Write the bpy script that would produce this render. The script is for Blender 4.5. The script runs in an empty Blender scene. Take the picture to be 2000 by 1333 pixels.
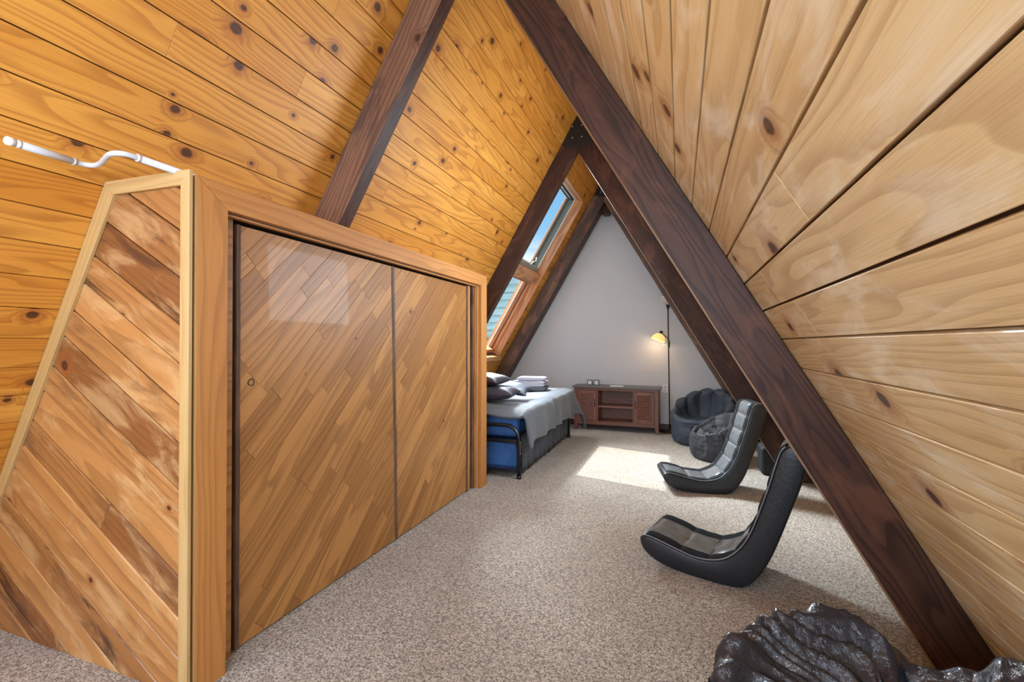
import bpy, bmesh, math, random
from mathutils import Vector, Matrix, noise
PI = math.pi
SC = bpy.context.scene
COL = SC.collection
rnd = random.Random(7)

# ------------------------------------------------------------------ camera, world, sun, exposure
XA, ZIN, TH, D, RT = -1.0153, 3.299, 1.0410, 0.1887, 0.0936     # ridge x, inner apex z, roof slope, rafter depth, thickness
ZA = ZIN + D / math.cos(TH)
CT, ST = math.cos(TH), math.sin(TH)
cam = bpy.data.objects.new('camera', bpy.data.cameras.new('camera')); COL.objects.link(cam)
cam.data.sensor_width = 36.0
cam.data.lens = 907.46 / 2000 * 36
cam.data.clip_start = 0.02
yaw, pit, rol = 0.3463, 0.0064, 0.0011
fw = Vector((-math.sin(yaw) * math.cos(pit), math.cos(yaw) * math.cos(pit), math.sin(pit)))
rt = Vector((math.cos(yaw), math.sin(yaw), 0)); up = rt.cross(fw)
r2 = math.cos(rol) * rt + math.sin(rol) * up; u2 = -math.sin(rol) * rt + math.cos(rol) * up
m = Matrix((r2, u2, -fw)).transposed().to_4x4(); m.translation = (0, 0, 1.25)
cam.matrix_world = m
SC.camera = cam

SC.view_settings.view_transform = 'Standard'
SC.view_settings.look = 'None'
SC.view_settings.gamma = 1
SC.view_settings.use_curve_mapping = False
SC.view_settings.exposure = 0.98
SC.cycles.use_denoising = True
SC.cycles.max_bounces = 8
SC.cycles.diffuse_bounces = 5
SC.cycles.sample_clamp_indirect = 6

class NT:
    """small helper round a node tree"""
    def __init__(s, tree): s.t = tree; s.n = tree.nodes; s.l = tree.links
    def new(s, ty, **kw):
        n = s.n.new(ty)
        for k, v in kw.items(): setattr(n, k, v)
        return n
    def put(s, sock, v):
        if v is None: return
        if isinstance(v, bpy.types.NodeSocket): s.l.new(v, sock)
        else: sock.default_value = v
    def math(s, op, a, b=None, c=None, clamp=False):
        n = s.new('ShaderNodeMath', operation=op); n.use_clamp = clamp
        s.put(n.inputs[0], a); s.put(n.inputs[1], b); s.put(n.inputs[2], c)
        return n.outputs[0]
    def mix(s, f, a, b, blend='MIX'):
        n = s.new('ShaderNodeMix', data_type='RGBA', blend_type=blend)
        s.put(n.inputs[0], f)
        for i, v in ((6, a), (7, b)):
            s.put(n.inputs[i], (*v, 1) if isinstance(v, tuple) and len(v) == 3 else v)
        return n.outputs[2]
    def comb(s, x, y, z=0.0):
        n = s.new('ShaderNodeCombineXYZ'); s.put(n.inputs[0], x); s.put(n.inputs[1], y); s.put(n.inputs[2], z); return n.outputs[0]
    def sep(s, v):
        n = s.new('ShaderNodeSeparateXYZ'); s.put(n.inputs[0], v); return n.outputs
    def noise(s, vec, scale=1.0, detail=2.0, rough=0.5, dist=0.0):
        n = s.new('ShaderNodeTexNoise'); s.put(n.inputs['Vector'], vec); n.inputs['Scale'].default_value = scale
        n.inputs['Detail'].default_value = detail; n.inputs['Roughness'].default_value = rough; n.inputs['Distortion'].default_value = dist
        return n.outputs[0]
    def ss(s, x, a, b):
        n = s.new('ShaderNodeMapRange', interpolation_type='SMOOTHSTEP'); s.put(n.inputs[0], x); s.put(n.inputs[1], a); s.put(n.inputs[2], b); return n.outputs[0]
    def ramp(s, f, stops):
        n = s.new('ShaderNodeValToRGB'); s.put(n.inputs[0], f); e = n.color_ramp.elements
        while len(e) < len(stops): e.new(0.5)
        for k, (p, c) in enumerate(stops): e[k].position = p; e[k].color = (*c, 1)
        return n.outputs[0]

def lin(r, g, b):
    f = lambda c: (c / 255 / 12.92) if c / 255 <= 0.04045 else ((c / 255 + 0.055) / 1.055) ** 2.4
    return (f(r), f(g), f(b))

# world: deep blue low sky with drifting clouds, bright thin cloud layer high up round the sun
w = bpy.data.worlds.new('sky'); SC.world = w; w.use_nodes = True
N = NT(w.node_tree); N.n.clear()
geo = N.new('ShaderNodeTexCoord'); dv = geo.outputs['Generated']; X, Y, Z = N.sep(dv)
base = N.ramp(Z, [(0.0, lin(170, 200, 225)), (0.16, lin(138, 186, 222)), (0.34, lin(104, 165, 214)), (1.0, lin(80, 140, 205))])
cl = N.noise(N.comb(N.math('MULTIPLY', X, 5.0), N.math('MULTIPLY', Y, 5.0), N.math('MULTIPLY', Z, 14.0)), 1.1, 6, 0.6)
lowcl = N.math('MULTIPLY', N.ss(cl, 0.46, 0.64), N.ss(Z, 0.26, 0.14))
c1 = N.mix(lowcl, base, lin(235, 238, 242))
hi = N.math('MULTIPLY', N.ss(Z, 0.42, 0.62), N.ss(N.math('ADD', Y, N.math('MULTIPLY', X, -1.2)), 0.0, 0.6))
c2 = N.mix(hi, c1, (1.0, 0.97, 0.93))
bg = N.new('ShaderNodeBackground'); N.put(bg.inputs[0], c2)
N.put(bg.inputs[1], N.math('ADD', 0.8, N.math('MULTIPLY', hi, 6.0)))
N.l.new(bg.outputs[0], N.new('ShaderNodeOutputWorld').inputs[0])

def light(name, kind, loc, energy, color=(1, 1, 1), direction=None, **kw):
    d = bpy.data.lights.new(name, kind); d.energy = energy; d.color = color
    for k, v in kw.items(): setattr(d, k, v)
    o = bpy.data.objects.new(name, d); COL.objects.link(o); o.location = loc
    if direction: o.rotation_euler = Vector(direction).to_track_quat('-Z', 'Y').to_euler()
    return o
light('sun', 'SUN', (-6, 8, 9), 3.4, (1.0, 0.97, 0.92), (0.42, -0.27, -1.0), angle=0.01)
# lamps added outside the skylight, standing in for bright cloud
light('skylight_daylight', 'AREA', (-4.1, 7.3, 5.6), 800, (0.86, 0.97, 1.10), (2.9, -2.5, -3.3), shape='RECTANGLE', size=1.7, size_y=1.7)
light('skylight_low_fill', 'AREA', (-4.05, 9.85, 4.25), 520, (0.92, 0.98, 1.06), (4.35, -7.95, -2.85), shape='RECTANGLE', size=1.0, size_y=1.0)  # low added lamp, aimed to throw the near timber's shadow on the right slope
# fill lamps added indoors at the unseen gable and roof windows
light('gable_fill_lamp', 'AREA', (-0.9, -2.05, 1.55), 26, (0.80, 0.97, 1.18), (0, 1, 0.02), shape='RECTANGLE', size=1.5, size_y=1.5)
light('roof_fill_lamp', 'AREA', (-0.015, -0.95, 1.85), 52, (0.80, 0.97, 1.18), (-0.80, 0.55, 0.10), shape='RECTANGLE', size=1.0, size_y=1.2)
light('roof_fill_lamp', 'AREA', (-2.02, -1.15, 1.85), 34, (0.80, 0.97, 1.18), (0.863, 0.35, -0.205), shape='RECTANGLE', size=1.0, size_y=1.2)
light('roof_fill_lamp', 'AREA', (-0.10, 3.50, 2.00), 34, (0.84, 0.98, 1.12), (-0.97, 0.0, 0.05), shape='RECTANGLE', size=1.0, size_y=1.1)

# ------------------------------------------------------------------ materials
MATS = {}
def principled(name, color=(0.5, 0.5, 0.5), rough=0.5, metal=0.0, coat=0.0, spec=0.5, sheen=0.0):
    m = bpy.data.materials.new(name); m.use_nodes = True
    T = NT(m.node_tree); b = T.n['Principled BSDF']
    b.inputs['Base Color'].default_value = (*color, 1); b.inputs['Roughness'].default_value = rough
    b.inputs['Metallic'].default_value = metal; b.inputs['Coat Weight'].default_value = coat
    b.inputs['Specular IOR Level'].default_value = spec; b.inputs['Sheen Weight'].default_value = sheen
    MATS[name] = m
    return m, T, b

def wood(name, light_c, dark_c, line_c, knots=0.5, knot_r=0.016, lines=13.0, rough=0.42, coat=0.15, vary=0.5, blotch=None, blotch_amt=0.0,
         stain=None, stain_amt=0.0, saw=0.0, cell=(1.7, 7.4), spec=0.5, lineamt=0.65, bump=0.25, halo_c=lin(150, 78, 30), halo_a=0.55, vmul=6.0):
    m, T, b = principled(name, rough=rough, coat=coat, spec=spec)
    uv = T.new('ShaderNodeUVMap', uv_map='UVMap').outputs[0]; U, V, _ = T.sep(uv)
    rn = T.new('ShaderNodeAttribute', attribute_name='rnd', attribute_type='GEOMETRY').outputs['Fac']
    # knots
    if knots > 0:
        vo = T.new('ShaderNodeTexVoronoi', voronoi_dimensions='2D', feature='F1'); vo.inputs['Scale'].default_value = 1.0
        T.put(vo.inputs['Vector'], T.comb(T.math('MULTIPLY', U, cell[0]), T.math('MULTIPLY', V, cell[1])))
        px, py, _ = T.sep(vo.outputs['Position'])
        cr, cg, cb = T.sep(vo.outputs['Color'])
        du = T.math('MULTIPLY', T.math('SUBTRACT', U, T.math('DIVIDE', px, cell[0])), 0.8)
        dvv = T.math('SUBTRACT', V, T.math('DIVIDE', py, cell[1]))
        dd = T.math('SQRT', T.math('ADD', T.math('MULTIPLY', du, du), T.math('MULTIPLY', dvv, dvv)))
        dd = T.math('MULTIPLY', dd, T.math('ADD', 0.8, T.math('MULTIPLY', T.noise(uv, 40, 1), 0.4)))
        pres = T.math('LESS_THAN', cr, knots)
        rad = T.math('MULTIPLY', knot_r, T.math('ADD', 0.35, cg))
        core = T.math('MULTIPLY', pres, T.math('SUBTRACT', 1.0, T.ss(T.math('DIVIDE', dd, rad), 0.62, 1.05)))
        halo = T.math('MULTIPLY', pres, T.math('SUBTRACT', 1.0, T.ss(T.math('DIVIDE', dd, rad), 0.6, 3.2)))
    else:
        core = halo = None
    f = T.noise(T.comb(T.math('MULTIPLY', U, 0.75), T.math('MULTIPLY', V, 5.5), T.math('MULTIPLY', rn, 9)), 1.0, 2.0, 0.45)
    fld = T.math('MULTIPLY', f, lines)
    if halo is not None: fld = T.math('ADD', fld, T.math('MULTIPLY', halo, 1.6))
    fld = T.math('ADD', fld, T.math('MULTIPLY', V, T.math('ADD', vmul, T.math('MULTIPLY', rn, 30.0))))
    fr = T.math('FRACT', fld)
    line = T.math('MULTIPLY', T.ss(fr, 0.35, 0.93), T.math('SUBTRACT', 1.0, T.ss(fr, 0.93, 1.0)))
    fib = T.noise(T.comb(T.math('MULTIPLY', U, 5.0), T.math('MULTIPLY', V, 260.0)), 1.0, 2, 0.6)
    big = T.noise(T.comb(T.math('MULTIPLY', U, 1.3), T.math('MULTIPLY', V, 7.0), T.math('MULTIPLY', rn, 31)), 1.0, 3)
    tone = T.math('ADD', T.math('MULTIPLY', rn, vary), T.math('MULTIPLY', big, 1 - vary), clamp=True)
    col = T.mix(T.ss(tone, 0.15, 0.85), light_c, dark_c)
    col = T.mix(T.math('MULTIPLY', line, lineamt), col, line_c)
    col = T.mix(T.math('MULTIPLY', T.ss(fib, 0.45, 0.75), 0.28), col, line_c)
    if blotch:
        bl = T.noise(T.comb(T.math('MULTIPLY', U, 3.2), T.math('MULTIPLY', V, 8.0), T.math('MULTIPLY', rn, 5)), 1.0, 5, 0.62, 0.6)
        col = T.mix(T.math('MULTIPLY', T.ss(bl, 0.48, 0.66), blotch_amt), col, blotch)
    if stain:
        s1 = T.noise(T.comb(T.math('MULTIPLY', U, 2.0), T.math('MULTIPLY', V, 9.0), T.math('MULTIPLY', rn, 17)), 1.0, 5, 0.62, 1.2)
        s2 = T.ss(T.math('FRACT', T.math('MULTIPLY', rn, 7.31)), 0.25, 0.75)
        col = T.mix(T.math('MULTIPLY', T.math('MULTIPLY', T.ss(s1, 0.50, 0.66), s2), stain_amt), col, stain)
    if halo is not None:
        col = T.mix(T.math('MULTIPLY', halo, halo_a), col, halo_c)
        col = T.mix(T.math('MULTIPLY', core, 0.88), col, lin(58, 30, 20))
    T.put(b.inputs['Base Color'], col)
    T.put(b.inputs['Roughness'], T.math('ADD', rough - 0.07, T.math('MULTIPLY', fib, 0.16)))
    h = T.math('ADD', T.math('MULTIPLY', fib, 0.5), T.math('MULTIPLY', line, -0.35))
    if saw > 0:
        sw = T.noise(T.comb(T.math('MULTIPLY', U, 300.0), T.math('MULTIPLY', V, 14.0)), 1.0, 2)
        h = T.math('ADD', h, T.math('MULTIPLY', sw, saw))
    bp = T.new('ShaderNodeBump'); bp.inputs['Strength'].default_value = bump; bp.inputs['Distance'].default_value = 0.004
    T.put(bp.inputs['Height'], h); T.l.new(bp.outputs[0], b.inputs['Normal'])
    return m

PINE_L = wood('amber_pine_boards', lin(228, 164, 72), lin(204, 132, 42), lin(158, 88, 26), knots=0.60, knot_r=0.019, lines=12, rough=0.50, coat=0.0, vary=0.35, lineamt=0.5)
PINE_R = wood('glare_pale_pine_boards', lin(226, 196, 146), lin(210, 174, 120), lin(164, 122, 76), knots=0.30, knot_r=0.024, lines=10, rough=0.42, coat=0.1, vary=0.3,
              blotch=lin(236, 220, 190), blotch_amt=0.6, lineamt=0.42)  # same pine as the left; glare and blotchy finish paled into its colour
BEAM = wood('dark_stained_beam', lin(84, 54, 40), lin(54, 34, 28), lin(30, 18, 14), knots=0.16, knot_r=0.03, lines=13, rough=0.50, coat=0.0, vary=0.15, blotch=lin(112, 72, 52), blotch_amt=0.45, cell=(1.3, 5.0), lineamt=0.6, spec=0.3, halo_c=lin(52, 32, 26), halo_a=.5, vmul=26.0)
BEAM_O = wood('weathered_beam', lin(112, 84, 66), lin(74, 54, 46), lin(48, 34, 30), knots=0.3, knot_r=0.03, lines=9, rough=0.55, coat=0.0, vary=0.3, cell=(1.3, 5.0),
              stain=lin(50, 44, 46), stain_amt=0.8, blotch=lin(150, 112, 84), blotch_amt=0.5, vmul=26.0)
BEAM_W = wood('light_brown_beam', lin(150, 108, 82), lin(112, 78, 60), lin(66, 44, 36), knots=0.2, knot_r=0.03, lines=8, rough=0.5, coat=0.0, vary=0.3, cell=(1.3, 5.0), lineamt=0.55,
              stain=lin(76, 56, 50), stain_amt=0.7, halo_c=lin(90, 60, 46), halo_a=.5, vmul=24.0)  # lighter brown for the left rafter of the nearest frame
OAK = wood('oak_door_boards', lin(192, 136, 74), lin(156, 104, 50), lin(108, 68, 30), knots=0.05, knot_r=0.010, lines=7, rough=0.48, coat=0.08, vary=0.5, saw=0.5, lineamt=0.45)
PANEL = wood('reclaimed_panel_boards', lin(190, 132, 74), lin(136, 84, 42), lin(104, 60, 30), knots=0.10, knot_r=0.02, lines=5, rough=0.46, coat=0.08, vary=0.85, lineamt=0.35,
             stain=lin(66, 38, 28), stain_amt=0.85, blotch=lin(224, 184, 130), blotch_amt=0.4, saw=0.35)
CEDAR = wood('rough_cedar_trim', lin(206, 144, 78), lin(188, 124, 60), lin(140, 86, 38), knots=0.04, knot_r=0.006, lines=6, rough=0.6, coat=0.0, vary=0.3, saw=0.8, lineamt=0.35)
TRIM = wood('pale_trim_wood', lin(202, 170, 118), lin(192, 154, 98), lin(168, 128, 74), knots=0.06, knot_r=0.004, lines=6, rough=0.45, coat=0.1, vary=0.4, lineamt=0.35)
JAMB = wood('window_jamb_wood', lin(214, 152, 104), lin(190, 124, 72), lin(150, 90, 46), knots=0.1, knot_r=0.012, lines=8, rough=0.42, coat=0.1, vary=0.4)
DKEDGE = wood('old_brown_edge', lin(112, 82, 62), lin(84, 58, 42), lin(52, 34, 26), knots=0.0, lines=8, rough=0.6, coat=0, vary=0.4, blotch=lin(150, 116, 84), blotch_amt=0.4)
WALNUT = wood('tv_stand_walnut', lin(142, 92, 72), lin(114, 72, 56), lin(76, 46, 36), knots=0.0, lines=6, rough=0.42, coat=0.05, vary=0.5, lineamt=0.4)

def carpet():
    m, T, b = principled('speckled_carpet', rough=0.95, spec=0.15, sheen=0.3)
    co = T.new('ShaderNodeTexCoord').outputs['Object']
    n1 = T.noise(co, 165, 3, 0.7); n2 = T.noise(co, 60, 2, 0.6); n3 = T.noise(co, 2.2, 3, 0.5)
    v = T.new('ShaderNodeTexVoronoi'); T.put(v.inputs['Vector'], co); v.inputs['Scale'].default_value = 150
    vc = T.sep(v.outputs['Color'])[0]
    k = T.math('ADD', T.math('MULTIPLY', n1, 0.75), T.math('MULTIPLY', vc, 0.25))
    k = T.math('ADD', k, T.math('MULTIPLY', T.math('SUBTRACT', n2, 0.5), 0.25))
    c = T.ramp(k, [(0.30, lin(66, 58, 50)), (0.42, lin(134, 122, 110)), (0.52, lin(186, 174, 160)), (0.68, lin(234, 224, 212))])
    c = T.mix(T.math('MULTIPLY', T.ss(n3, 0.35, 0.65), 0.18), c, lin(128, 106, 88))
    T.put(b.inputs['Base Color'], c)
    bp = T.new('ShaderNodeBump'); bp.inputs['Strength'].default_value = 0.9; bp.inputs['Distance'].default_value = 0.012
    T.put(bp.inputs['Height'], T.math('ADD', k, T.math('MULTIPLY', n3, 0.3))); T.l.new(bp.outputs[0], b.inputs['Normal'])
    return m
CARPET = carpet()

def plain(name, color, rough=0.5, bump=0.0, bscale=60, detail=3, **kw):
    m, T, b = principled(name, color, rough, **kw)
    if bump:
        co = T.new('ShaderNodeTexCoord').outputs['Object']
        n = T.noise(co, bscale, detail, 0.6)
        bp = T.new('ShaderNodeBump'); bp.inputs['Strength'].default_value = bump; bp.inputs['Distance'].default_value = 0.006
        T.put(bp.inputs['Height'], n); T.l.new(bp.outputs[0], b.inputs['Normal'])
        T.put(b.inputs['Base Color'], T.mix(T.ss(n, 0.3, 0.7), tuple(c * 0.88 for c in color), tuple(min(1, c * 1.08) for c in color)))
    return m
WALLG = plain('grey_painted_wall', lin(214, 214, 214), 0.75)
BLKVINYL = plain('black_vinyl', lin(30, 32, 36), 0.42, 0.25, 45)
BLKMESH = plain('charcoal_mesh_fabric', lin(30, 32, 36), 0.9, 0.4, 350, spec=0.2)
GREYVINYL = plain('shiny_grey_vinyl', lin(104, 106, 108), 0.26, 0.35, 14, 2)
PIPING = plain('grey_piping', lin(120, 122, 126), 0.4)
BAGCLOTH = plain('slate_nylon', lin(58, 66, 78), 0.6, 0.35, 12, 3, spec=0.3)
BAGCLOTH2 = plain('charcoal_nylon', lin(60, 62, 68), 0.6, 0.35, 12, 3, spec=0.3)
def leather():
    m, T, b = principled('glossy_black_leather', lin(15, 27, 42), 0.22, coat=0.6, spec=0.7)
    co = T.new('ShaderNodeTexCoord').outputs['Object']
    n = T.noise(co, 22, 3, 0.55, 0.5); f = T.noise(co, 160, 3, 0.6)
    bp = T.new('ShaderNodeBump'); bp.inputs['Strength'].default_value = 0.45; bp.inputs['Distance'].default_value = 0.02
    T.put(bp.inputs['Height'], T.math('ADD', T.math('MULTIPLY', n, 0.6), T.math('MULTIPLY', T.math('ABSOLUTE', T.math('SUBTRACT', T.noise(co, 48, 4, 0.6, 1.0), 0.5)), -0.9))); T.l.new(bp.outputs[0], b.inputs['Normal'])
    T.put(b.inputs['Roughness'], T.math('ADD', 0.16, T.math('MULTIPLY', f, 0.16)))
    return m
LEATHER = leather()
WHITE = plain('white_enamel', lin(204, 206, 212), 0.35, coat=0.2)
WHITE2 = plain('white_plastic', lin(232, 232, 230), 0.5)
BLKMETAL = plain('black_metal', lin(20, 22, 26), 0.35, coat=0.3)
GUNMETAL = plain('black_gusset_steel', lin(34, 32, 28), 0.45, 0.2, 30)
BOLT = plain('bolt_zinc', lin(150, 150, 148), 0.35, metal=0.9)
BRONZE = plain('dark_bronze', lin(58, 48, 44), 0.4, metal=0.6)
BLUE = plain('blue_mattress', lin(50, 98, 160), 0.7, 0.4, 22)
BLUE2 = plain('navy_binding', lin(22, 48, 86), 0.7)
QUILT = plain('grey_comforter', lin(88, 94, 103), 0.8, 0.4, 26, 4, sheen=0.2)
SKIRT = plain('charcoal_bed_skirt', lin(74, 78, 86), 0.85, 0.3, 40)
PILLOW = plain('dark_satin_pillowcase', lin(70, 66, 78), 0.5, 0.4, 14, 3)
PILLOW2 = plain('slate_pillowcase', lin(52, 60, 74), 0.6, 0.4, 14, 3)
TOWEL = plain('pale_grey_towel', lin(186, 184, 196), 0.95, 0.8, 160)
TOWEL2 = plain('dark_grey_towel', lin(104, 108, 120), 0.95, 0.8, 160)
STONE = plain('grey_stand_top', lin(104, 98, 94), 0.4)
DARK = plain('recess_shade', lin(24, 20, 20), 0.8)
TRACK = plain('dark_door_track', lin(46, 34, 28), 0.5)
SASH = plain('aged_sash_metal', lin(150, 150, 140), 0.5)
SASHG = plain('insect_screen_grey', lin(112, 118, 104), 0.7, 0.2, 120)
SASHD = plain('dark_sash_gasket', lin(70, 66, 62), 0.6)
MAPLE = plain('clock_face', lin(230, 232, 228), 0.4)
CLOCKG = plain('clock_case_grey', lin(96, 104, 102), 0.4)
BASEB = plain('brown_baseboard', lin(84, 48, 38), 0.45)
CAULK = plain('ceiling_deck', lin(96, 62, 34), 0.9)
def siding():
    m, T, b = principled('teal_siding', lin(120, 150, 150), 0.8)
    co = T.new('ShaderNodeTexCoord').outputs['Object']; Xo, Yo, Zo = T.sep(co)
    n = T.noise(T.comb(T.math('MULTIPLY', Xo, 2), Yo, T.math('MULTIPLY', Zo, 30)), 1, 3)
    T.put(b.inputs['Base Color'], T.mix(T.ss(n, 0.3, 0.7), lin(140, 172, 172), lin(176, 198, 192)))
    return m
SIDING = siding()
def glass():
    m = bpy.data.materials.new('window_glass'); m.use_nodes = True; T = NT(m.node_tree); T.n.clear()
    tr = T.new('ShaderNodeBsdfTransparent'); tr.inputs[0].default_value = (0.97, 0.99, 0.98, 1)
    gl = T.new('ShaderNodeBsdfGlossy'); gl.inputs['Roughness'].default_value = 0.03
    lw = T.new('ShaderNodeLayerWeight'); lw.inputs[0].default_value = 0.5
    fr = T.math('MULTIPLY_ADD', T.math('POWER', lw.outputs['Facing'], 5.0), 0.45, 0.02)
    mx = T.new('ShaderNodeMixShader'); T.l.new(fr, mx.inputs[0]); T.l.new(tr.outputs[0], mx.inputs[1]); T.l.new(gl.outputs[0], mx.inputs[2])
    T.l.new(mx.outputs[0], T.new('ShaderNodeOutputMaterial').inputs[0]); return m
GLASS = glass()
def glow():
    m, T, b = principled('lit_amber_glass', lin(250, 200, 120), 0.4)
    b.inputs['Emission Color'].default_value = (1.0, 0.62, 0.22, 1); b.inputs['Emission Strength'].default_value = 0.45
    return m
GLOW = glow()
BULB = plain('lamp_bulb', (1, 1, 1)); _b = BULB.node_tree.nodes['Principled BSDF']
_b.inputs['Emission Color'].default_value = (1, 0.9, 0.7, 1); _b.inputs['Emission Strength'].default_value = 5
SHADE = plain('frosted_glass_shade', lin(205, 198, 186), 0.5)

# ------------------------------------------------------------------ mesh helpers
class MB:
    def __init__(s): s.v = []; s.f = []; s.uv = []; s.r = []; s.mi = []; s.smooth = []
    def face(s, idx, uvs=None, r=0.5, mi=0, sm=False):
        s.f.append(idx); s.uv.append(uvs or [(0, 0)] * len(idx)); s.r.append(r); s.mi.append(mi); s.smooth.append(sm)
    def box(s, a, b, mi=0, grain=None, r=None, frame=None):
        """axis-aligned box a..b, optionally in a frame (origin, ex, ey, ez)"""
        lo = [min(a[i], b[i]) for i in range(3)]; hi = [max(a[i], b[i]) for i in range(3)]
        P = [Vector((lo[0] if not i & 1 else hi[0], lo[1] if not i & 2 else hi[1], lo[2] if not i & 4 else hi[2])) for i in range(8)]
        if grain is None: grain = max(range(3), key=lambda i: hi[i] - lo[i])
        r = rnd.random() if r is None else r
        o = (rnd.random() * 30, rnd.random() * 30)
        n0 = len(s.v)
        if frame:
            O, ex, ey, ez = frame
            s.v += [O + ex * p.x + ey * p.y + ez * p.z for p in P]
        else: s.v += P
        for ax, q in ((0, (0, 4, 6, 2)), (0, (1, 3, 7, 5)), (1, (0, 1, 5, 4)), (1, (2, 6, 7, 3)), (2, (0, 2, 3, 1)), (2, (4, 5, 7, 6))):
            oth = [i for i in range(3) if i != ax]
            if grain in oth: gu, gv = grain, [i for i in oth if i != grain][0]
            else: gu, gv = oth
            s.face([n0 + i for i in q], [(P[i][gu] + o[0], P[i][gv] + o[1] + ax * .37) for i in q], r, mi)
        return s
    def prism(s, poly, fr, t, gdir=(1, 0), r=None, mi=0, uvo=None):
        """2D polygon poly in frame fr=(O, ex, ey, en), extruded by t along en; gdir = grain direction in the plane"""
        O, ex, ey, en = fr; r = rnd.random() if r is None else r
        o = uvo or (rnd.random() * 30, rnd.random() * 30); n0 = len(s.v); k = len(poly)
        g = Vector(gdir).normalized(); h = Vector((-g.y, g.x))
        w = [(Vector(p).dot(g) + o[0], Vector(p).dot(h) + o[1]) for p in poly]
        s.v += [O + ex * p[0] + ey * p[1] for p in poly] + [O + ex * p[0] + ey * p[1] + en * t for p in poly]
        s.face([n0 + i for i in range(k)][::-1], w[::-1], r, mi); s.face([n0 + k + i for i in range(k)], w, r, mi)
        for i in range(k):
            j = (i + 1) % k
            s.face([n0 + i, n0 + j, n0 + k + j, n0 + k + i], [w[i], w[j], (w[j][0], w[j][1] + abs(t)), (w[i][0], w[i][1] + abs(t))], r, mi)
        return s
    def grid(s, P, closed_u=False, closed_v=False, mi=0, uvscale=1.0, cap=False):
        """P[i][j] points"""
        n0 = len(s.v); nu, nv = len(P), len(P[0])
        for row in P: s.v += [Vector(p) for p in row]
        for i in range(nu - (0 if closed_u else 1)):
            for j in range(nv - (0 if closed_v else 1)):
                i2, j2 = (i + 1) % nu, (j + 1) % nv
                s.face([n0 + i * nv + j, n0 + i2 * nv + j, n0 + i2 * nv + j2, n0 + i * nv + j2],
                       [(i * uvscale, j * uvscale)] * 4, 0.5, mi, True)
        if cap:
            if closed_v:
                s.face([n0 + j for j in range(nv)][::-1], None, .5, mi); s.face([n0 + (nu - 1) * nv + j for j in range(nv)], None, .5, mi)
        return s
    def tube(s, pts, rad, n=12, mi=0, cap=True):
        pts = [Vector(p) for p in pts]; rs = rad if isinstance(rad, (list, tuple)) else [rad] * len(pts)
        rows = []; prev = None
        for i, p in enumerate(pts):
            t = (pts[min(i + 1, len(pts) - 1)] - pts[max(i - 1, 0)]).normalized()
            a = prev if prev is not None else (Vector((0, 0, 1)) if abs(t.z) < .9 else Vector((1, 0, 0)))
            u = (a - t * a.dot(t)).normalized(); v = t.cross(u); prev = u
            rows.append([p + (u * math.cos(2 * PI * k / n) + v * math.sin(2 * PI * k / n)) * rs[i] for k in range(n)])
        return s.grid(rows, closed_v=True, mi=mi, cap=cap)
    def lathe(s, prof, c=(0, 0, 0), axis=None, n=24, mi=0, cap=True):
        c = Vector(c); z = Vector(axis).normalized() if axis else Vector((0, 0, 1))
        a = Vector((1, 0, 0)) if abs(z.x) < .9 else Vector((0, 1, 0)); u = (a - z * a.dot(z)).normalized(); v = z.cross(u)
        rows = [[c + z * h + (u * math.cos(2 * PI * k / n) + v * math.sin(2 * PI * k / n)) * max(r_, 1e-4) for k in range(n)] for r_, h in prof]
        return s.grid(rows, closed_v=True, mi=mi, cap=cap)
    def build(s, name, mat, parent=None, bevel=0.0, subsurf=0, seg=2, loc=None):
        me = bpy.data.meshes.new(name); o0 = Vector(loc) if loc else Vector((0, 0, 0))
        me.from_pydata([tuple(Vector(v) - o0) for v in s.v], [], s.f)
        for mm in (mat if isinstance(mat, (list, tuple)) else [mat]): me.materials.append(mm)
        uvl = me.uv_layers.new(name='UVMap'); at = me.attributes.new('rnd', 'FLOAT', 'FACE'); k = 0
        for i, pl in enumerate(me.polygons):
            pl.material_index = s.mi[i]; pl.use_smooth = s.smooth[i]; at.data[i].value = s.r[i]
            for q in s.uv[i]: uvl.data[k].uv = q; k += 1
        bm = bmesh.new(); bm.from_mesh(me); bmesh.ops.recalc_face_normals(bm, faces=bm.faces); bm.to_mesh(me); bm.free()
        o = bpy.data.objects.new(name, me); COL.objects.link(o)
        if loc: o.location = loc
        if parent:
            o.parent = parent
            pass
        if bevel:
            b = o.modifiers.new('bevel', 'BEVEL'); b.width = bevel; b.segments = seg; b.limit_method = 'ANGLE'; b.angle_limit = 0.7
        if subsurf:
            b = o.modifiers.new('subsurf', 'SUBSURF'); b.levels = subsurf; b.render_levels = subsurf
        return o

def tag(o, label, cat=None, group=None, kind=None):
    if label: o['label'] = label
    if cat: o['category'] = cat
    if group: o['group'] = group
    if kind: o['kind'] = kind
    return o
def empty(name, loc=(0, 0, 0), rz=0.0, label=None, cat=None, group=None):
    o = bpy.data.objects.new(name, None); COL.objects.link(o); o.location = loc; o.rotation_euler = (0, 0, rz)
    o.empty_display_size = 0.1
    return tag(o, label, cat, group)
def clip(poly, n, c):
    """keep the part of poly with n.p <= c"""
    out = []
    for i in range(len(poly)):
        a, b = Vector(poly[i]), Vector(poly[(i + 1) % len(poly)]); da, db = a.dot(n) - c, b.dot(n) - c
        if da <= 0: out.append(a)
        if (da < 0 < db) or (db < 0 < da): out.append(a + (b - a) * (da / (da - db)))
    return out
def area(p): return abs(sum(p[i][0] * p[(i + 1) % len(p)][1] - p[(i + 1) % len(p)][0] * p[i][1] for i in range(len(p)))) / 2
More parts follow.
